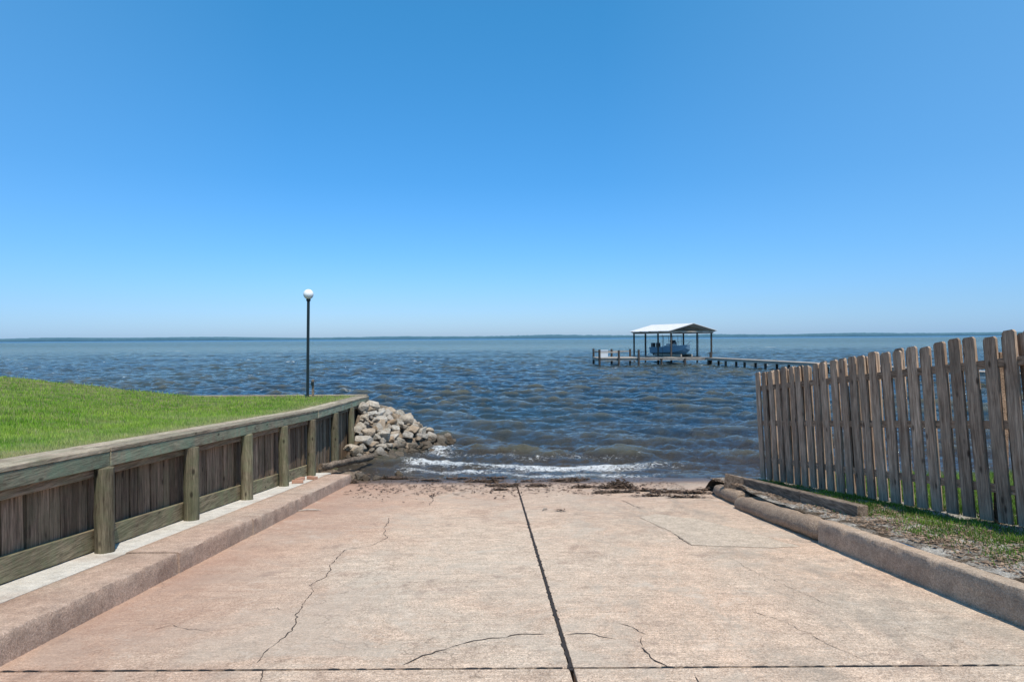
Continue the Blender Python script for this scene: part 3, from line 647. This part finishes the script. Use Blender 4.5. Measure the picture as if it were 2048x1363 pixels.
bpart(b, "t_top_frame", m_white)
for sy in (-.35,.35):
    b = MB(); b.box((-3.95,sy,1.25), (.55,.38,.55)); b.box((-3.9,sy,.55), (.22,.16,1.1)); bpart(b, "outboard_motor", m_motor, bevel=.06)
b = MB(); b.tube([(1.6,-1.0,1.35),(2.2,-.95,1.62),(3.2,-.55,1.75),(3.7,0,1.8),(3.2,.55,1.75),(2.2,.95,1.62),(1.6,1.0,1.35)], .02, 6); bpart(b, "bow_rail", m_white)
# ---------------------------------------------------------------- water
NR, NC = 1300, 1150
t = np.linspace(0, 1, NR); y = 12.8*(9000/12.8)**(t**1.3); y = y[:, None]
fx = np.linspace(-1, 1, NC)[None, :]; x = fx*(.97*y+4); Yg = y+0*x
dy = np.gradient(y[:, 0])[:, None]
h = np.zeros_like(x); rng = np.random.RandomState(3)
damp = np.clip((Yg-14.0)/4, .18, 1)
K = 100
for i in range(K):
    lam = .18*(3.4/.18)**(i/(K-1))*rng.uniform(.9,1.1); th = rng.normal(-math.pi/2-.35, .65); a = .0090*lam**.66
    k = 2*math.pi/lam; ph = rng.uniform(0, 6.28)
    wgt = np.clip((lam/dy-2.2)/2.0, 0, 1)*np.clip((lam/(2*(y+4)/NC)-2.2)/2, 0, 1)
    warp = .5*np.sin(x*.21+i)+.5*np.sin(Yg*.17+2*i)+.6*np.sin((x+Yg)*.43+3*i)
    s_ = np.sin(k*(x*math.cos(th)+Yg*math.sin(th))+ph+warp*1.6)
    h += a*wgt*(s_+.5*(s_*s_-.5))
h = h*damp
h *= 1+.35*np.sin(x*.13+Yg*.05)*np.sin(Yg*.21-x*.04)
br = .045*np.exp(-((Yg-15.9+.12*np.sin(x*1.3)+.08*np.sin(x*3.1))/.2)**2)+.04*np.exp(-((Yg-17.6+.2*np.sin(x*.9+1))/.3)**2)
h += br*(np.abs(x) < 4.5)
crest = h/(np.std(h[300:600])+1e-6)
dshore = (Yg+.25*np.sin(x*1.1+.5)+.12*np.sin(x*2.9)+.05*np.sin(x*7.)+.10*x)
foam = np.exp(-((dshore-16.0)/.42)**2)*.85+.65*np.exp(-((dshore-15.1)/.2)**2)+.3*np.exp(-((dshore-17.4)/.3)**2)
foam *= np.clip((x+2.9)/.6, 0, 1)*np.clip((4.4-x)/2.2, .0, 1)
rk = np.exp(-(((x+1.95)/.4)**2+((Yg-18.6)/1.1)**2)); foam = np.clip(foam+rk*.7, 0, 1)
M = Mt("water", .12, .5); p = M.co()
xyz = M.xyz()
dist = xyz[1]
cr = M.attr('crest')
n1 = M.noise(M.co(scale=(.05,.012,1)), 1., 4)
n2_ = M.noise(M.co(scale=(.5,.35,1)), 1., 5, .7)
deep = M.mix(M.ramp(n1, .4, .65), (.012,.034,.058), (.04,.055,.045))
deep = M.mix(M.math('MULTIPLY', M.ramp(n2_, .46, .60), .6), deep, (.075,.07,.045))
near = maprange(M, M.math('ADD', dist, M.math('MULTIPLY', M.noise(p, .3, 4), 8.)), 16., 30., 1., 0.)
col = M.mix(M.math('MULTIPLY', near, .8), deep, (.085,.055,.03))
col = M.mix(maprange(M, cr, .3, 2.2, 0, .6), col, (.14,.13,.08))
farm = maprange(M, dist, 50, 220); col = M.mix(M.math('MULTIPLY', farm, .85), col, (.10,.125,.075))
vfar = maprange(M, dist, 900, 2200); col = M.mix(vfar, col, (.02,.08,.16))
fn = M.noise(M.co(scale=(1,1.6,1)), 7., 8, .8, 1.6)
fo = M.attr('foam')
fm = M.ramp(M.math('ADD', M.math('MULTIPLY', fn, 1.3), M.math('MULTIPLY', fo, .27)), .79, .88)
fm = M.math('MULTIPLY', fm, maprange(M, fo, .05, .3, 0, .95))
wc = M.noise(M.co(scale=(.45,.22,1)), 1., 5, .75, .5)
caps = M.math('MULTIPLY', M.ramp(wc, .64, .66), maprange(M, cr, .3, 1.)); caps = M.math('MULTIPLY', caps, maprange(M, dist, 30, 60))
wc2 = M.noise(M.co(scale=(.12,.035,1)), 1., 6, .8, .5)
caps2 = M.math('MULTIPLY', M.ramp(wc2, .66, .69), maprange(M, dist, 110, 200))
fm = M.math('MAXIMUM', fm, M.math('MULTIPLY', M.math('MAXIMUM', caps, caps2), .75))
col = M.mix(fm, col, (.82,.82,.80))
b1 = M.noise(M.co(scale=(1,1.4,1)), 3.6, 8, .75, .4); b2 = M.noise(M.co(scale=(.7,1,1)), 14, 5, .7)
b3 = M.noise(M.co(scale=(.4,.8,1)), 1., 8, .8)
hh = M.math('ADD', M.math('ADD', M.math('MULTIPLY', b1, .15), M.math('MULTIPLY', b2, .035)), M.math('MULTIPLY', M.math('MULTIPLY', b3, 1.1), maprange(M, dist, 25, 110)))
nrm = M.bump(hh, 1., 1.)
M.out(col, nrm, M.math('MAXIMUM', M.math('MULTIPLY', fm, .8), maprange(M, dist, 20, 400, .04, .22)))
M.b.inputs['IOR'].default_value = 1.33
m_water = M.m
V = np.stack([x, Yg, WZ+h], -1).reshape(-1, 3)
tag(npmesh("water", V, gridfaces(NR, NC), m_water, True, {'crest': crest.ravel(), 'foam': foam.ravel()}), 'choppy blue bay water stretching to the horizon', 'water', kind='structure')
M = Mt("far_trees", .95, .05); sx = M.co(scale=(.01,.01,.05)); m_far = M.out(M.mix(M.noise(sx, 1., 5), (.05,.12,.17), (.10,.19,.23)))  # blue-green of distance haze is put into the tree colour itself
n_ = 2400; xs = np.linspace(-7500, 7500, n_); hgt = 13+4*np.sin(xs*.002+1)+3*np.sin(xs*.0051)+np.random.rand(n_)*8+5*(xs > 1500)*np.sin(xs*.0008)**2
V = np.concatenate([np.stack([xs, 5200+300*np.sin(xs*.0006), np.full(n_, -3.2)], -1), np.stack([xs, 5200+300*np.sin(xs*.0006), hgt], -1), np.stack([xs, 5900+0*xs, hgt*.8], -1)])
tag(npmesh("far_shore", V, np.concatenate([gridfaces(3, n_)]), m_far), 'low wooded far shore along the horizon', 'shoreline', kind='structure')
# ---------------------------------------------------------------- light
SE, SX, SY = 64, .42, -.91
sd = Vector((SX*math.cos(R(SE)), SY*math.cos(R(SE)), math.sin(R(SE))))
sl = bpy.data.lights.new("sun", 'SUN'); so = bpy.data.objects.new("sun", sl); COL.objects.link(so)
sl.energy = 4.9; sl.angle = R(.5); sl.color = (1, .94, .85); so.rotation_euler = sd.to_track_quat('Z', 'Y').to_euler()
w = bpy.data.worlds.new("World"); S.world = w; w.use_nodes = True; nt = w.node_tree
bg = nt.nodes['Background']; sk = nt.nodes.new('ShaderNodeTexSky'); sk.sky_type = 'NISHITA'; sk.sun_disc = False
sk.sun_elevation = R(SE); sk.sun_rotation = math.atan2(SX, SY); sk.air_density = 1.0; sk.dust_density = .6; sk.ozone_density = 2.0
class WM(Mt):
    def __init__(s): s.nt = nt
W = WM(); d = W.xyz('Generated')
cr_ = nt.nodes.new('ShaderNodeValToRGB'); W.set(cr_.inputs[0], d[2]); e = cr_.color_ramp.elements
stops = [(0.,(.70,1.00,1.66)), (.05,(.60,.94,1.48)), (.12,(.48,.96,1.46)), (.22,(.38,.99,1.45)), (.43,(.36,1.20,1.56)), (1.,(.7,1.15,1.35))]
e[0].position = 0; e[1].position = 1
for ps, c in stops[1:-1]: e.new(ps)
for el, (ps, c) in zip(sorted(e, key=lambda q: q.position), stops): el.color = (*[q/2 for q in c], 1)
m1 = W.mix(1., sk.outputs[0], cr_.outputs[0], 'MULTIPLY')
sc_ = nt.nodes.new('ShaderNodeVectorMath'); sc_.operation = 'SCALE'; W.set(sc_.inputs[0], m1); sc_.inputs['Scale'].default_value = 2.
fr = maprange(W, d[0], .12, .75, 0, .45); fl = maprange(W, d[0], -.3, -.75, 0, .28)
m2 = W.mix(W.math('MAXIMUM', fr, fl), sc_.outputs[0], (2.0,4.3,7.4))
nt.links.new(m2, bg.inputs[0]); bg.inputs[1].default_value = .12
S.view_settings.view_transform = 'Standard'; S.view_settings.look = 'None'; S.view_settings.exposure = 0
